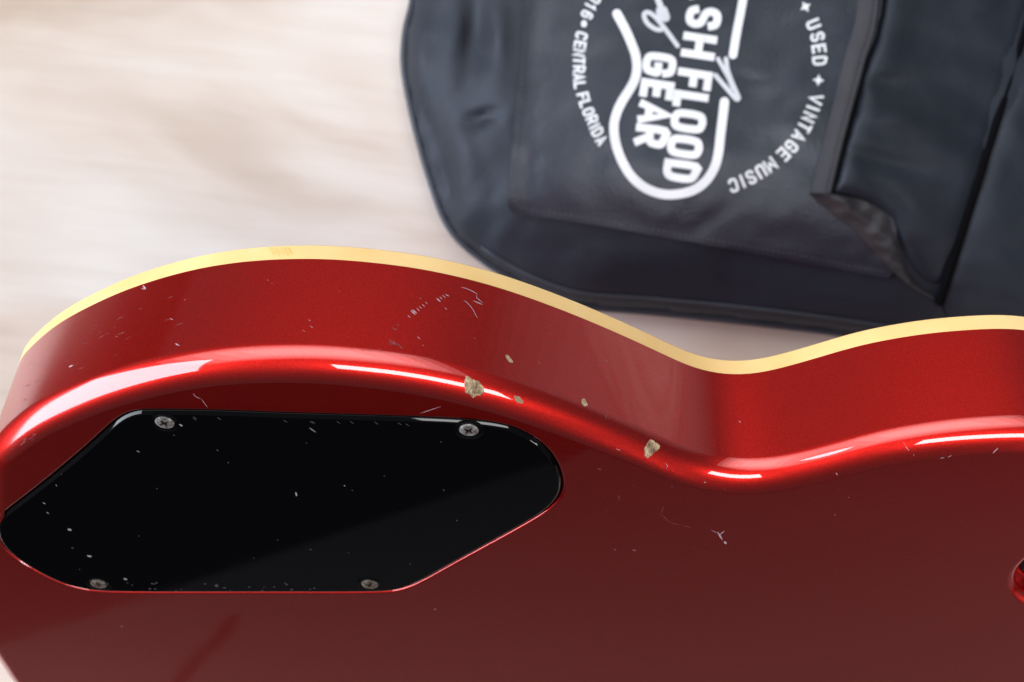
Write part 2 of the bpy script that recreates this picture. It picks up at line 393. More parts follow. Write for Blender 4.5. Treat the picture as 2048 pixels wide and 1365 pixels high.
body = obj('body', BV, Fs, M_red, guitar, normals=BN)
BVH = BVHTree.FromPolygons([Vector(v) for v in BV], [tuple(int(i) for i in f) for f in Fs])

# cream binding round the front edge, and the front
rg = []
for (ins, z, q) in ((0.0012, -T_SIDE + 0.0002, 0), (-0.00006, -T_SIDE - 0.00002, 0), (-0.00006, -T_BIND + 0.0008, 0), (0.0003, -T_BIND + 0.0002, 45), (0.0009, -T_BIND, 90), (0.0022, -T_BIND, 90)):
    c, s = math.cos(math.radians(q)), math.sin(math.radians(q))
    rg.append((GP(OUT - ON * ins, z), ON3 * c - NB * s))
V, Nn, Fc = rings_mesh(rg)
binding = obj('binding', V, [f[::-1] for f in Fc], M_cream, guitar, normals=Nn)
V2, T2, _ = triangulate([OUT - ON * 0.0018])
obj('front_top', GP(V2, -T_BIND + 0.0004), [t[::-1] for t in T2], M_red, guitar, smooth=False)

# cavity cover
PZ = 0.00022                     # the cover stands a little proud of the back
PL = HOLE - HN * 0.00035
PN3 = HN[:, :1] * exv + HN[:, 1:] * eyv; PB = np.tile(n3v, (len(PL), 1)); rg = []
rg.append((GP(PL, -0.0025), PN3))
for ins, z, q in ((0.0, -0.0008, 0), (0.00004, -0.00066, 22), (0.00010, -0.00045, 40), (0.00055, -0.00004, 48), (0.0008, 0.00011, 72), (0.0010, 0.00015, 90)):   # bevelled rim
    q = math.radians(q)
    rg.append((GP(PL - HN * ins, z + PZ), PN3 * math.cos(q) + PB * math.sin(q)))
V, Nn, Fc = rings_mesh(rg)
V2, T2, _ = triangulate([PL - HN * 0.0010])
k0 = len(V)
V = np.vstack([V, GP(V2, 0.00015 + PZ)]); Nn = np.vstack([Nn, np.tile(n3v, (len(V2), 1))])
Fc = list(Fc) + [tuple(t + k0) for t in T2]
scr_px = [(330, 843), (938, 858), (198, 1166), (740, 1167)]
SCR = on_back(scr_px)
for c0 in SCR:                    # plastic pushed up round each countersunk screw
    an = np.linspace(0, 2 * math.pi, 33)[:-1]; cs = np.stack([np.cos(an), np.sin(an)], 1); rg = []
    for (r_, z_, tilt) in ((0.0038, 0.00014, 0), (0.0034, 0.00019, 8), (0.0030, 0.0002, 0), (0.0028, 0.00017, -20), (0.0026, 0.00005, -30)):
        n_ = cs[:, :1] * exv + cs[:, 1:] * eyv; t_ = math.radians(tilt)
        rg.append((GP(c0 + cs * r_, z_ + PZ), n_ * math.sin(t_) + n3v * math.cos(t_)))
    v_, nn_, f_ = rings_mesh(rg); k0 = len(V)
    V = np.vstack([V, v_]); Nn = np.vstack([Nn, nn_]); Fc += [tuple(i + k0 for i in f) for f in f_]
cover = obj('cavity_cover', V, Fc, M_plate, guitar, normals=Nn)
PINV['cavity_cover'] = Matrix.Identity(4)

# crosshead screws
def screw_mesh(rot, r=0.0024):
    an = np.linspace(0, 2 * math.pi, 29)[:-1]
    V, Fc = [], []
    for rr, z in ((1.0, -0.0003), (0.97, 0.0001), (0.8, 0.00032), (0.62, 0.00042)):
        for t in an: V.append((r * rr * math.cos(t), r * rr * math.sin(t), z))
    n = len(an)
    for k in range(3):
        for i in range(n): j = (i + 1) % n; Fc.append((k * n + i, k * n + j, (k + 1) * n + j, (k + 1) * n + i))
    w_, l_ = 0.00030, 0.00135
    cross = [(l_, -w_), (l_, w_), (w_ * 1.3, w_ * 1.3), (w_, l_), (-w_, l_), (-w_ * 1.3, w_ * 1.3), (-l_, w_), (-l_, -w_), (-w_ * 1.3, -w_ * 1.3), (-w_, -l_), (w_, -l_), (w_ * 1.3, -w_ * 1.3)]
    cr = [(x * math.cos(rot) - y * math.sin(rot), x * math.sin(rot) + y * math.cos(rot)) for x, y in cross]
    ring = [(0.62 * r * math.cos(t), 0.62 * r * math.sin(t)) for t in an]
    v2, t2, _ = triangulate([np.array(ring), np.array(cr)])
    k0 = len(V); V += [(x, y, 0.00042) for x, y in v2]; Fc += [tuple(int(i) + k0 for i in t) for t in t2]
    nmetal = len(Fc)
    k0 = len(V); m = len(cr)
    V += [(x, y, 0.00042) for x, y in cr] + [(x * 0.5, y * 0.5, -0.0007) for x, y in cr]
    for i in range(m): j = (i + 1) % m; Fc.append((k0 + i, k0 + m + i, k0 + m + j, k0 + j)[::-1])
    Fc.append(tuple(range(k0 + m, k0 + 2 * m)))
    return V, Fc, nmetal
RB = Matrix(((exv[0], eyv[0], n3v[0]), (exv[1], eyv[1], n3v[1]), (exv[2], eyv[2], n3v[2])))
for c0, rot in zip(SCR, (0.5, 0.9, 0.3, 1.2)):
    v_, f_, nm = screw_mesh(rot)
    P3 = [RB @ Vector(v) + Vector(G(c0[0], c0[1], 0.0001 + PZ)) for v in v_]
    low = c0[1] < SCR[:, 1].mean()
    so = obj('screw', P3, f_, [M_screw_old if low else M_screw, M_rust], cover, smooth=False)
    if low: so['label'] = 'tarnished brownish crosshead screw in the lower edge of the black cover'
    for i, pl in enumerate(so.data.polygons): pl.material_index = 0 if i < nm else 1

# switch cover sunk in its round recess, neck, fingerboard and headstock (beyond the frame)
an = np.linspace(0, 2 * math.pi, 49)[:-1]; cs = np.stack([np.cos(an), np.sin(an)], 1)
v_ = np.vstack([GP(SWC + cs * 0.0168, -0.0074), GP(SWC + cs * 0.0168, -0.0060), GP(SWC + cs * 0.0162, -0.0056)]); n = 48
f_ = [(k * n + i, k * n + (i + 1) % n, (k + 1) * n + (i + 1) % n, (k + 1) * n + i) for k in range(2) for i in range(n)] + [tuple(range(2 * n, 3 * n))]
obj('switch_cover', v_, f_, M_plate, guitar, smooth=False)
def loft(sections):              # sections given as (along, across, depth)
    V, Fc = [], []; n = len(sections[0])
    for sec in sections:
        for q in sec: ab = SH(q[0], q[1]); V.append(G(ab[0], ab[1], q[2]))
    for k in range(len(sections) - 1):
        for i in range(n): j = (i + 1) % n; Fc.append((k * n + i, k * n + j, (k + 1) * n + j, (k + 1) * n + i))
    Fc += [tuple(range(n))[::-1], tuple(range((len(sections) - 1) * n, len(sections) * n))]
    return V, Fc
def neck_sec(a, wd, dp):
    return [(a, wd * math.cos(t), -0.034 + dp * max(math.sin(t), 0)) for t in np.linspace(-0.25, math.pi + 0.25, 15)]
V, Fc = loft([neck_sec(0.352, 0.028, 0.031), neck_sec(0.375, 0.028, 0.029), neck_sec(0.42, 0.0275, 0.023), neck_sec(0.45, 0.027, 0.018), neck_sec(0.78, 0.022, 0.016), neck_sec(0.795, 0.022, 0.013)])
obj('neck', V, Fc, M_red, guitar)
V, Fc = loft([[(a, -w_, z0), (a, w_, z0), (a, w_, z1), (a, -w_, z1)] for a, w_, z0, z1 in ((0.34, 0.028, -0.043, -0.0347), (0.79, 0.0218, -0.043, -0.0347))]); obj('fingerboard', V, Fc, M_dark, guitar, smooth=False)
V, Fc = loft([[(a, -w_, z0), (a, w_, z0), (a, w_, z1), (a, -w_, z1)] for a, w_, z0, z1 in ((0.79, 0.023, -0.041, -0.025), (0.83, 0.04, -0.045, -0.031), (0.96, 0.036, -0.071, -0.057))])
obj('headstock', V, Fc, M_red, guitar, smooth=False)

# ------------------------------------------------------------------ wear: chips, scratches and dust lying on the real surface
CAMP = Vector((0, 0, CAM_H))
def hit(u, v):
    d = Vector(((u - 1024) / F, (682.5 - v) / F, -1)).normalized()
    loc, nr, i, dist = BVH.ray_cast(CAMP, d)
    if loc is None: return None, None
    if nr.dot(d) > 0: nr = -nr
    return loc, nr

def chip(outline, seed, bump=0.00022):
    rnd = random.Random(seed)
    P = catmull(outline, True, 3); c = P.mean(0); n = len(P)
    P = c + (P - c) * np.array([[1 + rnd.uniform(-0.06, 0.06)] for _ in range(n)])
    V, Fc = [], []
    for k, (s, z) in enumerate(((1.0, 0.00001), (0.95, 0.00016), (0.84, 0.00004), (0.58, 0.00003), (0.36, 0.00005), (0.15, 0.00003))):
        for i in range(n):
            j = rnd.uniform(0.93, 1.07) if 0 < k else 1
            q = c + (P[i] - c) * s * j
            l, nr = hit(*q)
            if l is None: return
            V.append(l + nr * (z + (rnd.uniform(0, bump) if k > 1 else 0)))
    K = 6
    for k in range(K - 1):
        for i in range(n): j = (i + 1) % n; Fc.append((k * n + i, k * n + j, (k + 1) * n + j, (k + 1) * n + i))
    Fc.append(tuple(range((K - 1) * n, K * n)))
    o = obj('paint_chip', V, Fc, [M_wood, M_primer], guitar, smooth=False)
    for i, pl in enumerate(o.data.polygons): pl.material_index = 1 if i < n else 0
    return o
big = chip([(930, 757), (937, 753), (945, 760), (955, 761), (963, 770), (968, 776), (966, 787), (962, 791), (954, 791), (947, 797), (940, 790), (931, 786), (929, 772)], 1, 0.00024)
big['label'] = 'largest wood coloured paint chip on the rounded edge'
chip([(1029, 793), (1035, 792), (1041, 797), (1047, 803), (1044, 807), (1036, 806), (1030, 800)], 2, 0.00005)
chip([(1011, 711), (1016, 712), (1021, 718), (1026, 725), (1021, 726), (1015, 720)], 3, 0.00008)
chip([(1163, 799), (1169, 798), (1172, 805), (1175, 811), (1169, 814), (1164, 808)], 4, 0.00006)
chip([(1296, 885), (1302, 880), (1310, 884), (1318, 891), (1320, 896), (1314, 902), (1306, 907), (1298, 915), (1290, 914), (1289, 897)], 5, 0.00024)

def ribbons(strokes):            # [(points, width in traced pixels, lift)]
    V, Fc = [], []
    for pts_, wd in strokes:
        P = np.asarray(pts_, float); n = len(P); row = []
        for i in range(n):
            t = P[min(i + 1, n - 1)] - P[max(i - 1, 0)]; t = t / (np.linalg.norm(t) + 1e-9); q = np.array([-t[1], t[0]])
            wv_ = wd * 0.36 * (0.25 if i in (0, n - 1) else 1.0)
            a, na = hit(*(P[i] + q * wv_)); b, nb_ = hit(*(P[i] - q * wv_))
            if a is None or b is None: row = []; break
            row.append((a + na * 0.00006, b + nb_ * 0.00006))
        if len(row) < 2: continue
        k0 = len(V)
        for a, b in row: V += [a, b]
        Fc += [(k0 + 2 * i, k0 + 2 * i + 1, k0 + 2 * i + 3, k0 + 2 * i + 2) for i in range(len(row) - 1)]
    return V, Fc
def line(x0, y0, x1, y1, w_=1.6, n=4, bow=0.0):
    t = np.linspace(0, 1, n); L = math.hypot(x1 - x0, y1 - y0)
    return ([(x0 + (x1 - x0) * s - (y1 - y0) / (L + 1e-9) * bow * 4 * s * (1 - s), y0 + (y1 - y0) * s + (x1 - x0) / (L + 1e-9) * bow * 4 * s * (1 - s)) for s in t], w_)
rnd = random.Random(11)
pale = []
# the dashed scrape and the hooked scratch on the side
for x, y, L in ((818, 634, 6), (826, 626, 11), (829, 624, 10), (836, 620, 7), (841, 616, 6), (847, 612, 6), (853, 607, 5), (877, 601, 9), (882, 597, 6), (888, 594, 7), (893, 591, 5), (896, 592, 5)):
    pale.append(line(x - L * 0.45, y - L * 0.45, x + L * 0.45, y + L * 0.4, 1.7 if L < 9 else 3.4))
pale.append(([(922, 575), (930, 577), (940, 581), (950, 586), (956, 590)], 1.6))
pale.append(([(953, 590), (953, 596), (960, 602), (966, 607)], 1.6))
pale.append(([(946, 602), (953, 605), (960, 608), (965, 610)], 2.4))
pale.append(([(927, 602), (932, 604), (940, 612), (946, 620), (951, 630), (955, 637)], 1.4))
pale += [line(889, 616, 894, 620, 1.4), line(835, 674, 840, 679, 1.6)]
pale += [line(286, 572, 292, 579, 5), line(283, 577, 290, 580, 2), line(350, 688, 357, 690, 2)]
pale += [line(340, 637, 346, 641, 1.5), line(352, 690, 360, 692, 1.5), line(138, 735, 146, 731, 4), line(620, 653, 626, 656, 1.2), line(616, 640, 622, 643, 1)]
pale += [line(1449, 1062, 1439, 1070, 2.4), ([(1435, 1064), (1440, 1072), (1445, 1080)], 5), line(1448, 1083, 1453, 1088, 6), line(1422, 1060, 1434, 1066, 1.2)]
pale += [([(1331, 927), (1335, 932), (1332, 938)], 2.2), line(1232, 898, 1241, 901, 1.6), line(1408, 964, 1412, 966, 2), line(1672, 946, 1675, 950, 2.2),
         ([(1806, 884), (1815, 898), (1829, 912)], 1.3), line(1996, 896, 1985, 907, 2.4), line(1880, 917, 1889, 915, 1.6), line(1895, 915, 1903, 911, 1.6), line(1478, 842, 1481, 846, 2.2)]
pale += [line(386, 786, 402, 797, 1.2, bow=3), line(402, 797, 416, 816, 1.1), line(840, 827, 882, 813, 1.3), line(905, 836, 911, 838, 1.5)]
for _ in range(16): # nicks on the side and on the rounded edge
    x = rnd.uniform(60, 2020); y0 = np.interp(x, [0, 200, 600, 1000, 1400, 1540, 1800, 2048], [800, 700, 600, 680, 830, 860, 800, 780])
    y = y0 + rnd.uniform(-60, 60); L = rnd.uniform(2, 5)
    pale.append(line(x, y, x + L, y + L * rnd.uniform(0.3, 0.7), rnd.uniform(0.5, 1.0)))
V, Fc = ribbons(pale)
o = obj('scratches', V, Fc, M_scuff, guitar, smooth=False, kind='stuff'); o['label'] = 'pale scratches and nicks in the red lacquer'
dull = []
for k in range(13):   # scuffed patch
    x, y = 776 + rnd.uniform(0, 22), 682 + rnd.uniform(-3, 3); s = (x - 776) * 0.55
    dull.append(line(x, y + s * 0.6, x + rnd.uniform(5, 11), y + s * 0.6 + rnd.uniform(4, 9), rnd.uniform(0.8, 1.8)))
for x, y in ((700, 697), (722, 699), (735, 700), (755, 699), (760, 703), (783, 656), (787, 660), (793, 650)): dull.append(line(x, y, x + rnd.uniform(3, 8), y + rnd.uniform(0, 3), 1.6))
for _ in range(34):   # rubbed area on the left of the side
    x = rnd.gauss(170, 80); y = np.interp(x, [34, 126, 239, 376, 444], [745, 665, 612, 575, 560]) + abs(rnd.gauss(0, 38)) + 8
    L = rnd.uniform(4, 16)
    if x > 45: dull.append(line(x, y, x + L, y - L * rnd.uniform(0.2, 0.6), rnd.uniform(0.5, 1.2)))
for _ in range(22):   # fine drag marks along the edge under the highlight
    x = rnd.uniform(20, 70); y = 893 - (x - 20) * 0.45 + rnd.uniform(-5, 8); dull.append(line(x, y, x + 7, y - 3, 0.9))
for x, y in ((1212, 826), (1213, 832)): dull.append(line(x, y, x - 2, y + 9, 1.5))
dull += [line(1328, 1010, 1322, 1030, 1.0), line(1322, 1030, 1336, 1044, 1.0, bow=-2), line(1336, 1044, 1360, 1050, 1.0), line(1365, 1051, 1385, 1056, 0.9), line(1236, 990, 1240, 1000, 1.4)]
for _ in range(30): # dust on the back
    x, y = rnd.uniform(1150, 1460), rnd.uniform(930, 1340); L = rnd.uniform(1.5, 5); q = rnd.uniform(0, 3.1)
    dull.append(line(x, y, x + L * math.cos(q), y + L * math.sin(q) * 0.6, rnd.uniform(1, 2.2)))
for _ in range(22):
    x, y = rnd.uniform(60, 2030), rnd.uniform(1200, 1350); L = rnd.uniform(1.5, 4)
    dull.append(line(x, y, x + L, y + L * 0.4, rnd.uniform(1, 2)))
dull += [line(1228, 1101, 1232, 1098, 3.5), line(1264, 1100, 1273, 1101, 4), line(240, 1252, 248, 1254, 4), line(866, 1219, 874, 1218, 4), line(1195, 938, 1203, 939, 2), line(1672, 1031, 1668, 1028, 3), line(1696, 996, 1699, 994, 3)]
V, Fc = ribbons(dull)
o = obj('scuff_marks', V, Fc, M_scuff2, guitar, smooth=False, kind='stuff'); o['label'] = 'dull rub marks and dust on the red lacquer'

# dust on the black cover: cast against its own plane
def ribbons_plate(strokes):
    V, Fc = [], []
    for pts_, wd in strokes:
        P = np.asarray(pts_, float); n = len(P); k0 = len(V)
        for i in range(n):
            t = P[min(i + 1, n - 1)] - P[max(i - 1, 0)]; t = t / (np.linalg.norm(t) + 1e-9); q = np.array([-t[1], t[0]]) * wd * 0.5 * (0.4 if i in (0, n - 1) else 1)
            for s in (1, -1):
                ab = on_back([P[i] + q * s])[0]; V.append(G(ab[0], ab[1], 0.00022 + PZ))
        Fc += [(k0 + 2 * i, k0 + 2 * i + 1, k0 + 2 * i + 3, k0 + 2 * i + 2) for i in range(n - 1)]
    return V, Fc
dp = [line(136, 1056, 144, 1058, 4), line(175, 1109, 184, 1111, 3.5), line(248, 1155, 255, 1157, 3), line(359, 846, 366, 850, 3), line(619, 853, 632, 862, 1.4), line(274, 899, 280, 902, 1.4), line(592, 982, 594, 990, 3.4),
      line(112, 967, 115, 970, 1.2), line(86, 1002, 92, 1006, 1.3), line(94, 1022, 99, 1025, 1.3), line(688, 968, 691, 970, 1.6)]
V, Fc = ribbons_plate(dp); o = obj('dust_specks', V, Fc, M_dust, cover, smooth=False, kind='stuff')
fd = []
for _ in range(22):
    x, y = rnd.uniform(60, 1080), rnd.uniform(860, 1176)
    if 1034 - 0.75 * x > y or y > 1186 - max(0, x - 800) * 0.62 - 8: continue
    L = rnd.uniform(1.5, 5); fd.append(line(x, y, x + L, y + L * rnd.uniform(0.2, 0.8), rnd.uniform(0.8, 1.8)))
for _ in range(26):
    x = rnd.uniform(240, 640); y = rnd.uniform(1162, 1180); fd.append(line(x, y, x + rnd.uniform(2, 6), y + rnd.uniform(-1, 1.5), rnd.uniform(1, 2)))
for _ in range(11):
    x = rnd.uniform(380, 900); y = np.interp(x, [380, 900], [829, 845]) + rnd.uniform(0, 4); fd.append(line(x, y, x + 8, y + 5, 0.9))
V, Fc = ribbons_plate(fd); obj('faint_dust', V, Fc, M_dust2, cover, smooth=False, kind='stuff')

# scratch marks across the binding
BB = BVHTree.FromObject(binding, bpy.context.evaluated_depsgraph_get()) if False else BVHTree.FromPolygons([Vector(v) for v in [tuple(q.co) for q in binding.data.vertices]], [tuple(pp.vertices) for pp in binding.data.polygons])
def hit_b(u, v):
    d = Vector(((u - 1024) / F, (682.5 - v) / F, -1)).normalized(); l, nr, i, t = BB.ray_cast(CAMP, d)
    return (None, None) if l is None else (l, nr if nr.dot(d) < 0 else -nr)
M_amber = mat('amber_binding_wear', (0.78, 0.46, 0.10, 1), 0.5)[0]
V, Fc = [], []
for k in range(9):
    x = 538 + k * 5 + rnd.uniform(-2, 2); row = []
    for s in np.linspace(0.08, rnd.uniform(0.6, 0.98), 5):
        q = (x + s * 14, 494 + s * 22); a, na = hit_b(q[0] - 0.8, q[1]); b, nb_ = hit_b(q[0] + 0.8, q[1])
        if a is None or b is None: continue
        row.append((a + na * 0.00005, b + nb_ * 0.00005))
    k0 = len(V)
    for a, b in row: V += [a, b]
    Fc += [(k0 + 2 * i, k0 + 2 * i + 1, k0 + 2 * i + 3, k0 + 2 * i + 2) for i in range(len(row) - 1)]
if Fc: obj('binding_wear', V, Fc, M_amber, guitar, smooth=False, kind='stuff')

# ------------------------------------------------------------------ the gig bag
bag = empty('gig_bag', tuple(at(1500, 200, 0)), 'black nylon gig bag with white round logo lying flat on the table behind the guitar', 'bag')
BO = catmull([(826, 0), (812, 60), (808, 130), (822, 215), (845, 308), (866, 376), (888, 436), (918, 480), (960, 516), (1005, 546), (1080, 585), (1165, 612), (1300, 624), (1500, 645), (1690, 668),
              (1900, 700), (2100, 728), (2260, 720), (2380, 660), (2450, 540), (2450, 330), (2400, 80), (2330, -200), (2180, -500), (2050, -800), (1250, -900), (950, -760), (880, -420), (848, -150)], True, 8)
BO = resample(BO, 420)
def gs(P, x, y, sx, sy, rot=0.0):
    c, s = math.cos(rot), math.sin(rot); dx, dy = P[:, 0] - x, P[:, 1] - y
    return np.exp(-((dx * c + dy * s) / sx) ** 2 - ((-dx * s + dy * c) / sy) ** 2)
def nz(P, sx, sy, rot=0.0, seed=0.0):
    c, s = math.cos(rot), math.sin(rot)
    return np.array([noise.noise(Vector(((x * c + y * s) / sx, (-x * s + y * c) / sy, seed))) for x, y in P])
def base_h(P):
    P = np.asarray(P, float); d = dist_poly(P, BO)
    q = np.clip(d / 420, 0, 1)
    h = 12 + 37 * np.sqrt(1 - (1 - q) ** 2)
    lw = np.clip((1110 - P[:, 0]) / 120, 0, 1) * np.clip(d / 25, 0, 1)       # loose cloth down the left side
    h += lw * (1.8 * nz(P, 55, 170, 0.12, 1.3) + 0.7 * nz(P, 34, 60, 0.5, 4.1))
    h -= lw * 1.3 * (4.5 * gs(P, 950, 60, 28, 90, 0.05) + 4.5 * gs(P, 893, 370, 17, 80, -0.15) + 3.0 * gs(P, 965, 235, 30, 14, -0.3) + 3.5 * gs(P, 850, 240, 10, 60, -0.3))
    h += lw * (2.5 * gs(P, 1000, 80, 16, 60) + 2.5 * gs(P, 930, 300, 22, 60, -0.3) + 2.0 * gs(P, 840, 110, 16, 70))
    h += np.clip(d / 60, 0, 1) * (1.2 * nz(P, 190, 120, 0.2, 9.0) + 0.30 * nz(P, 45, 45, 0, 2.0) + 0.5 * nz(P, 24, 110, 0.9, 6.1) * np.clip(nz(P, 120, 120, 0, 12.0) + 0.2, 0, 1))
    h += np.clip((P[:, 1] - 460) / 60, 0, 1) * np.clip(d / 40, 0, 1) * 1.2 * nz(P, 160, 34, 0.16, 3.3)
    return h / 1000
def grid_in(poly, step, margin):
    lo, hi = poly.min(0), poly.max(0)
    g = np.array([(x, y) for x in np.arange(lo[0], hi[0], step) for y in np.arange(lo[1], hi[1], step)])
    g = g + np.array([[((i * 7919) % 13 - 6) / 13 * step * 0.3, ((i * 104729) % 11 - 5) / 11 * step * 0.3] for i in range(len(g))])
    g = g[inside(g, poly)]
    return g[dist_poly(g, poly) > margin]
def cloth(name, loop, hf, m, step=13, drop=0.003, parent=None, rim=None):
    loop = ccw(np.asarray(loop, float)); V2, T2, nb_ = triangulate([loop], grid_in(loop, step, step * 0.45))
    h = hf(V2); P = [at(u, v, hh) for (u, v), hh in zip(V2, h)]
    Fc = [tuple(t[::-1]) for t in T2]       # traced y runs down, so the winding flips
    k0 = len(P); hl = hf(loop); n = len(loop)
    for (u, v), hh in zip(loop, hl): P.append(at(u, v, hh))
    for (u, v), hh in zip(loop, hl): P.append(at(u, v, max(hh - drop, 0.0004)))
    Fc += [(k0 + i, k0 + n + i, k0 + n + (i + 1) % n, k0 + (i + 1) % n) for i in range(n)]
    return obj(name, P, Fc, m, parent)
cloth('bag_shell', BO, base_h, M_shell, 12, 0.014, bag)
V, Fc = tube([at(u, v, 0.0135) for u, v in BO], 0.0016, 8, True); obj('piping', V, Fc, M_cord, bag)
cN = BO.mean(0)
seam = [(960, 492), (1005, 522), (1080, 560), (1165, 586), (1300, 597), (1500, 616), (1690, 640), (1900, 671), (2100, 695)]
SP = catmull(seam, False, 10); hs = base_h(SP)
V, Fc = tube([at(u, v, h + 0.0002) for (u, v), h in zip(SP, hs)], 0.0007, 6); obj('hem_seam', V, Fc, M_cord, bag)

# flat front pocket with the print
PK = resample(np.vstack([catmull([(1062, -420), (1046, 0), (1032, 200), (1018, 370), (1016, 405), (1024, 425), (1050, 430), (1200, 452), (1500, 506), (1778, 557)], False, 8), np.array([(1790, 540), (1800, 300), (1830, 0), (1850, -420)])]), 300)
def panel_h(P):
    d = dist_poly(P, PK)
    P = np.asarray(P, float)
    h = base_h(np.clip(P, [1060, -2000], [3000, 2000]) * 1.0)
    return h + 0.0016 + 0.0006 * np.exp(-(d / 14.0) ** 2) - 0.0008 * gs(P, 1500, 165, 60, 14, 0.2) + 0.0007 * nz(P, 110, 70, 0.5, 7.7)
pocket = cloth('front_pocket', PK, panel_h, M_nylon, 12, 0.0022, bag)
ST = catmull([(1056, 0), (1042, 200), (1030, 365), (1030, 400), (1038, 414), (1060, 420), (1200, 441), (1500, 494), (1770, 544)], False, 8)
ST = resample(ST, 420, False); hs = panel_h(ST)
V, Fc = [], []
for i in range(0, len(ST) - 3, 4):   # thread, one short stitch after the other
    v_, f_ = tube([at(ST[j][0], ST[j][1], hs[j] + 0.0002) for j in (i, i + 1, i + 2)], [0.00022, 0.00034, 0.00022], 5)
    k0 = len(V); V += v_; Fc += [tuple(q + k0 for q in f) for f in f_]
obj('stitching', V, Fc, mat('grey_thread', (0.055, 0.06, 0.075, 1), 0.7)[0], bag, kind='stuff')

# raised zip pocket on the right
RP = resample(np.vstack([catmull([(1800, -420), (1764, 0), (1730, 130), (1690, 280), (1662, 385)], False, 8), catmull([(1668, 390), (1705, 395), (1748, 411), (1782, 442), (1800, 482), (1814, 525), (1840, 565), (1874, 590)], False, 6),
                         np.array([(1880, 586), (1925, 440), (1985, 250), (2044, 62), (2111, -200), (2151, -420)])]), 320)
RE = np.vstack([catmull([(1800, -420), (1764, 0), (1730, 130), (1690, 280), (1662, 385)], False, 8), catmull([(1668, 390), (1705, 395), (1748, 411), (1782, 442), (1800, 482), (1814, 525), (1840, 565), (1874, 590)], False, 6)])
SEAM = catmull([(2155, -420), (2115, -200), (2048, 62), (1991, 250), (1931, 440), (1881, 596)], False, 8)
def raised_h(P):
    P = np.asarray(P, float); d = dist_poly(P, RE, False); ds = dist_poly(P, SEAM, False)
    h = base_h(P) + 0.0030 + 0.0070 * np.sqrt(1 - (1 - np.clip(d / 38, 0, 1)) ** 2)
    h -= np.clip((P[:, 1] - 470) / 130, 0, 1) * 0.004 + np.clip((P[:, 0] - 1700) / 320, 0, 1) * 0.010
    h -= 0.0016 * np.exp(-(ds / 12) ** 2)
    h += (0.0016 * nz(P, 170, 60, 0.35, 5.5) + 0.0024 * (gs(P, 1800, 240, 90, 20, 0.1) - gs(P, 1745, 318, 100, 18, 0.25) - gs(P, 1755, 165, 50, 14) - gs(P, 1790, 420, 60, 22, 0.9))) * np.clip(d / 30, 0, 1)
    return h
cloth('zip_pocket', RP, raised_h, M_shell, 11, 0.006, bag)
# side panel right of the seam
SPn = resample(np.vstack([np.array([(2160, -420), (2120, -200), (2053, 62), (1996, 250), (1936, 440), (1890, 588), (1884, 606)]), catmull([(1900, 640), (2080, 668), (2240, 660), (2330, 560), (2350, 300), (2300, 0), (2240, -420)], False, 8)]), 260)
def side_h(P):
    P = np.asarray(P, float); ds = dist_poly(P, SEAM, False); d = dist_poly(P, SPn)
    return base_h(P) + 0.0022 + 0.0016 * np.clip(d / 30, 0, 1) - 0.0012 * np.exp(-(ds / 14) ** 2) - np.clip((P[:, 0] - 1900) / 320, 0, 1) * 0.006 + 0.0012 * nz(P, 140, 70, 0.6, 8.5)
cloth('side_pocket', SPn, side_h, M_shell, 13, 0.004, bag)
M_seam = mat('black_seam', (0.003, 0.003, 0.004, 1), 0.9, spec=0.05)[0]
SM = catmull([(2155, -420), (2115, -200), (2048, 62), (1991, 250), (1931, 440), (1884, 590), (1878, 600)], False, 16); hs = np.maximum(raised_h(SM), side_h(SM)) - 0.0012
V, Fc = tube([at(u, v, h + 0.0012) for (u, v), h in zip(SM, hs)], 0.0019, 8); obj('pocket_seam', V, Fc, M_seam, bag)
# zipper tape standing between the flat pocket and the raised one, with its coil
def strip(name, A, B, m, nx=70, ny=6, fold=0.0, lift=0.0005, smooth=True, ha=panel_h, hb=raised_h, amp=0.0, seed=0.0):
    A = resample(catmull(A, False, 10), nx, False); B = resample(catmull(B, False, 10), nx, False)
    a = ha(A) + lift; b = hb(B) + lift; V, Fc = [], []
    for i in range(nx):
        for k in range(ny):
            s = k / (ny - 1); q = A[i] * (1 - s) + B[i] * s; h = a[i] * (1 - s) + b[i] * s
            h += fold * math.sin(math.pi * s) + amp * noise.noise(Vector((q[0] / 38, q[1] / 22, seed))) * math.sin(math.pi * s)
            V.append(at(q[0], q[1], h))
    for i in range(nx - 1):
        for k in range(ny - 1): Fc.append((i * ny + k, (i + 1) * ny + k, (i + 1) * ny + k + 1, i * ny + k + 1))
    return obj(name, V, Fc, m, bag, smooth)
strip('zipper_tape', [(1755, -420), (1716, 0), (1690, 110), (1660, 230), (1634, 330), (1621, 386)], [(1790, -420), (1757, 0), (1726, 130), (1688, 270), (1658, 388)], M_tape, 80, 6, 0.0012)
CP = resample(catmull([(1788, -420), (1755, 0), (1724, 130), (1686, 270), (1658, 386)], False, 16), 240, False); hs = raised_h(CP)
V, Fc = tube([at(u, v, h + 0.0011 + 0.0001 * math.sin(i * 2.1)) for i, ((u, v), h) in enumerate(zip(CP, hs))], [0.0008 if i % 2 else 0.0013 for i in range(240)], 8); obj('zipper_coil', V, Fc, M_tape, bag)
strip('pocket_gusset', [(1619, 388), (1640, 408), (1672, 434), (1706, 458), (1744, 500), (1785, 543), (1826, 576), (1868, 600)],
      [(1662, 388), (1705, 395), (1748, 411), (1782, 442), (1800, 482), (1814, 525), (1840, 565), (1874, 592)], M_mesh, 70, 12, 0.0015, 0.0008, amp=0.0024, seed=2.2)

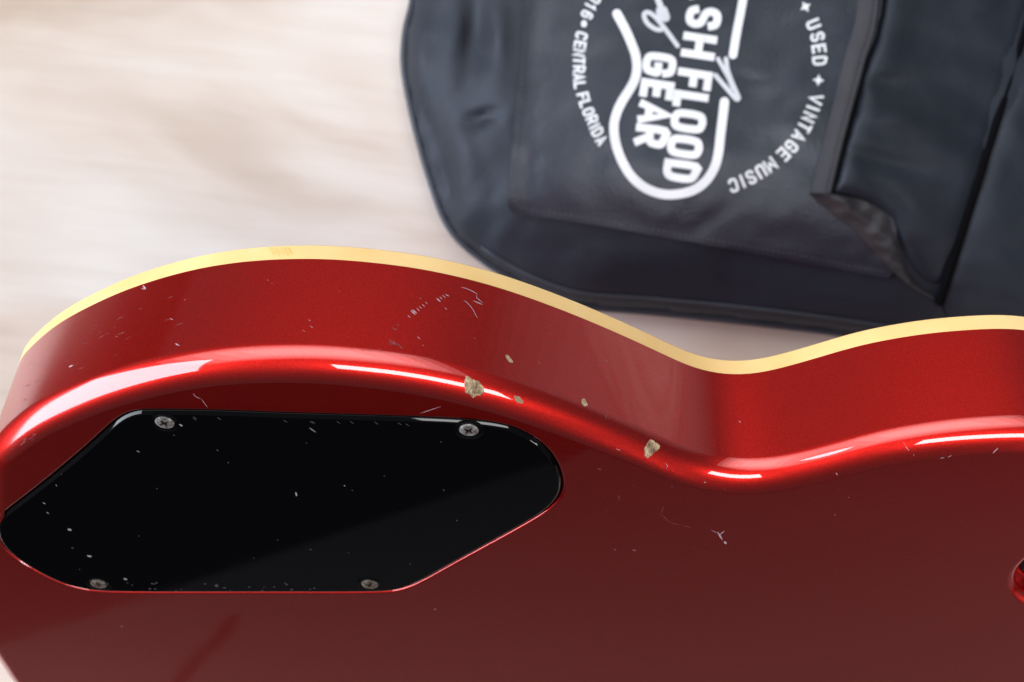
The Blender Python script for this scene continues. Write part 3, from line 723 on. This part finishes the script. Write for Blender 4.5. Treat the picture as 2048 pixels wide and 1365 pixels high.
# ------------------------------------------------------------------ white print on the pocket
GL = {
 'A': [[(0, 0), (.5, 1), (1, 0)], [(.2, .28), (.8, .28)]],
 'C': [[(1, .78), (.88, .95), (.5, 1), (.12, .95), (0, .75), (0, .25), (.12, .05), (.5, 0), (.88, .05), (1, .22)]],
 'D': [[(0, 0), (0, 1), (.55, 1), (.88, .92), (1, .72), (1, .28), (.88, .08), (.55, 0), (0, 0)]],
 'E': [[(1, 1), (0, 1), (0, 0), (1, 0)], [(0, .5), (.85, .5)]],
 'F': [[(0, 0), (0, 1), (1, 1)], [(0, .48), (.85, .48)]],
 'G': [[(1, .76), (.88, .95), (.5, 1), (.12, .95), (0, .75), (0, .25), (.12, .05), (.5, 0), (.88, .05), (1, .25), (1, .46), (.55, .46)]],
 'H': [[(0, 0), (0, 1)], [(1, 0), (1, 1)], [(0, .5), (1, .5)]],
 'I': [[(.5, 0), (.5, 1)]],
 'L': [[(0, 1), (0, 0), (.95, 0)]],
 'M': [[(0, 0), (0, 1), (.5, .35), (1, 1), (1, 0)]],
 'N': [[(0, 0), (0, 1), (1, 0), (1, 1)]],
 'O': [[(.5, 1), (.12, .94), (0, .72), (0, .28), (.12, .06), (.5, 0), (.88, .06), (1, .28), (1, .72), (.88, .94), (.5, 1)]],
 'R': [[(0, 0), (0, 1), (.6, 1), (.95, .92), (1, .72), (.92, .52), (.6, .45), (0, .45)], [(.5, .45), (1, 0)]],
 'S': [[(.98, .8), (.85, .95), (.5, 1), (.15, .95), (.02, .77), (.15, .58), (.5, .5), (.85, .42), (.98, .23), (.85, .05), (.5, 0), (.15, .05), (.02, .2)]],
 'T': [[(0, 1), (1, 1)], [(.5, 1), (.5, 0)]],
 'U': [[(0, 1), (0, .25), (.12, .05), (.5, 0), (.88, .05), (1, .25), (1, 1)]],
 'V': [[(0, 1), (.5, 0), (1, 1)]],
 '0': [[(.5, 1), (.12, .94), (0, .72), (0, .28), (.12, .06), (.5, 0), (.88, .06), (1, .28), (1, .72), (.88, .94), (.5, 1)]],
 '1': [[(.15, .8), (.55, 1), (.55, 0)]],
 '2': [[(.02, .78), (.15, .95), (.5, 1), (.88, .93), (.97, .72), (.8, .5), (0, 0), (1, 0)]],
 '6': [[(.9, .9), (.5, 1), (.12, .92), (0, .7), (0, .28), (.12, .06), (.5, 0), (.88, .06), (1, .3), (.88, .54), (.5, .58), (.05, .45)]],
}
class Print:
    def __init__(s): s.V = []; s.F = []; s.k = 0
    def stroke(s, P, wd, caps=True):
        """ribbon of width wd with mitred joints, laid on the pocket"""
        P = np.asarray(P, float); closed = np.allclose(P[0], P[-1]) and len(P) > 3
        if closed: P = P[:-1]
        n = len(P); L, R = [], []
        for i in range(n):
            d0 = P[i] - P[i - 1] if (closed or i) else P[1] - P[0]; d1 = P[(i + 1) % n] - P[i] if (closed or i < n - 1) else P[-1] - P[-2]
            d0 = d0 / np.linalg.norm(d0); d1 = d1 / np.linalg.norm(d1); n0 = np.array([-d0[1], d0[0]]); n1 = np.array([-d1[1], d1[0]])
            m = n0 + n1; m = m / max(np.linalg.norm(m), 1e-6); q = wd * 0.5 / max(m @ n0, 0.5)
            e = np.zeros(2)
            L.append(P[i] + m * q + e); R.append(P[i] - m * q + e)
        s.k += 1; z = 0.00025 + 0.00003 * (s.k % 4); k0 = len(s.V)
        for l, r in zip(L, R): s.V += [(l[0], l[1], z), (r[0], r[1], z)]
        for i in range(n if closed else n - 1):
            j = (i + 1) % n; s.F.append((k0 + 2 * i, k0 + 2 * i + 1, k0 + 2 * j + 1, k0 + 2 * j))
        if caps and not closed:
            for e, dd in ((P[0], P[0] - P[1]), (P[-1], P[-1] - P[-2])):
                a0 = math.atan2(dd[1], dd[0]); k0 = len(s.V); z2 = z + 0.00001
                for t in np.linspace(-math.pi / 2, math.pi / 2, 8): s.V.append((e[0] + wd * 0.5 * math.cos(a0 + t), e[1] + wd * 0.5 * math.sin(a0 + t), z2))
                s.F.append(tuple(range(k0, k0 + 8)))
    def glyph(s, ch, c, read, upv, wd, ht, st, round_=False):
        c = np.asarray(c, float); read = np.asarray(read, float); upv = np.asarray(upv, float)
        for sk in GL[ch]:
            P = [c + read * ((x - 0.5) * (wd - st)) + upv * ((y - 0.5) * (ht - st)) for x, y in sk]
            # square ends reach the full letter height; curved letters are rounded off
            P = np.array(P)
            if len(P) > 6: P = catmull(P, False, 3)
            if np.allclose(P[0], P[-1]): s.stroke(P, st)
            else:
                d0 = P[0] - P[1]; d1 = P[-1] - P[-2]; ex_ = st * 0.38
                P = np.vstack([P[0] + d0 / np.linalg.norm(d0) * ex_, P[1:-1], P[-1] + d1 / np.linalg.norm(d1) * ex_]) if len(P) > 2 else np.vstack([P[0] + d0 / np.linalg.norm(d0) * ex_, P[-1] + d1 / np.linalg.norm(d1) * ex_])
                s.stroke(P, st, caps=False)
    def fan(s, P):
        k0 = len(s.V); s.k += 1; s.V += [(x, y, 0.0003) for x, y in P]; s.F.append(tuple(range(k0, k0 + len(P))))
    def build(s, name, m):
        uv = np.array([v[:2] for v in s.V]); h = panel_h(uv)
        V = [at(u, v, hh + z) for (u, v, z), hh in zip(s.V, h)]
        bm = bmesh.new(); vs = [bm.verts.new(v) for v in V]
        for f in s.F:
            try: bm.faces.new([vs[i] for i in f])
            except ValueError: pass
        bmesh.ops.subdivide_edges(bm, edges=[e for e in bm.edges if e.calc_length() > 0.004], cuts=3, use_grid_fill=False) if False else None
        for f in bm.faces:
            f.normal_update()
            if f.normal.z < 0: f.normal_flip()
        me = bpy.data.meshes.new(name); bm.to_mesh(me); bm.free(); me.materials.append(m)
        o = bpy.data.objects.new(name, me); COL.objects.link(o); o.parent = bag; o.matrix_parent_inverse = PINV['gig_bag']
        return o

RD = np.array([-0.145, 0.989]); UP = np.array([0.989, 0.145])      # reading direction runs down the picture
pr = Print()
for ch, c in zip('ASHFLOOD', [(1413, -24), (1407, 36), (1398, 93), (1388, 160), (1382, 202), (1377, 243), (1370, 294), (1362, 343)]):
    pr.glyph(ch, c, RD, UP, {'S': 46, 'H': 50, 'F': 41, 'L': 36, 'A': 54, 'D': 43}.get(ch, 45), 72, 16)
for ch, c in zip('GEAR', [(1319, 130), (1314, 180), (1309, 227), (1302, 273)]):
    pr.glyph(ch, c, RD, UP, {'E': 39, 'R': 44}.get(ch, 47), 68, 15.8)
pr.build('logo_lettering', M_print)
pr = Print()
pr.stroke(catmull([(1234, 28), (1250, 58), (1262, 85), (1271, 110), (1274, 135), (1270, 158), (1260, 178), (1246, 200), (1235, 222), (1228, 250), (1231, 285), (1243, 320), (1262, 352), (1290, 376),
                   (1322, 388), (1352, 389), (1386, 381), (1412, 362), (1429, 335), (1437, 305), (1441, 270), (1446, 230), (1449, 204)], False, 5), 18.5)
pr.stroke(catmull([(1500, -90), (1484, 10), (1474, 62), (1466, 110)], False, 6), 17)
pr.build('guitar_emblem', M_print)
pr = Print(); RC = np.array([1398.0, 140.0])
def ring(ch, c, outward, wd, ht, st):
    r = np.asarray(c, float) - RC; r /= np.linalg.norm(r); upv = r if outward else -r
    read = np.array([-upv[1], upv[0]]) 
    pr.glyph(ch, c, read, upv, wd, ht, st)
for ch, c in zip('USEDVINTAGEMUSIC', [(1627, 49), (1635, 74), (1638, 98), (1639, 122), (1632, 199), (1626, 217), (1618, 235), (1609, 254), (1598, 273), (1583, 293), (1567, 309), (1541, 330), (1522, 343), (1502, 355), (1485, 363), (1467, 371)]):
    ring(ch, c, True, {'I': 8, 'M': 22, 'V': 21}.get(ch, 18), 29, 5.2)
for c in ((1611, 14), (1637, 161)):
    r = np.array(c) - RC; a0 = math.atan2(r[1], r[0])
    pr.fan([(c[0] + (12 if k % 2 == 0 else 5) * math.cos(a0 + k * math.pi / 4), c[1] + (12 if k % 2 == 0 else 5) * math.sin(a0 + k * math.pi / 4)) for k in range(8)])
pr.build('ring_lettering', M_print)
pr = Print()
for ch, c in zip('2016CENTRALFLORIDA', [(1202, -18), (1190, -2), (1181, 13), (1174, 30), (1163, 72), (1160, 90), (1158, 106), (1158, 122), (1158, 139), (1158, 155), (1160, 171), (1166, 193), (1171, 208), (1177, 224), (1184, 240), (1189, 253), (1195, 265), (1203, 281)]):
    ring(ch, c, False, {'I': 6}.get(ch, 15), 25, 4.8)
pr.fan([(1168 + 6 * math.cos(t), 48 + 7 * math.sin(t)) for t in np.linspace(0, 2 * math.pi, 13)[:-1]])
pr.build('ring_lettering', M_print)
pr = Print()
pr.stroke(catmull([(1305, -30), (1316, 0), (1325, 22), (1331, 36)], False, 5), 12)
pr.stroke(catmull([(1316, 20), (1318, 32), (1328, 40), (1336, 36), (1330, 18)], False, 4), 8)
pr.stroke(catmull([(1355, 92), (1330, 58), (1310, 34), (1296, 25), (1288, 30), (1294, 46), (1310, 58), (1322, 60)], False, 5), 9)
pr.stroke(catmull([(1452, 118), (1455, 140), (1462, 160), (1473, 186), (1477, 196), (1472, 198), (1456, 180), (1442, 164), (1431, 151)], False, 5), 9)
pr.stroke(catmull([(1436, 118), (1446, 136), (1458, 158), (1466, 178)], False, 5), 8)
pr.build('script_lettering', M_print2)
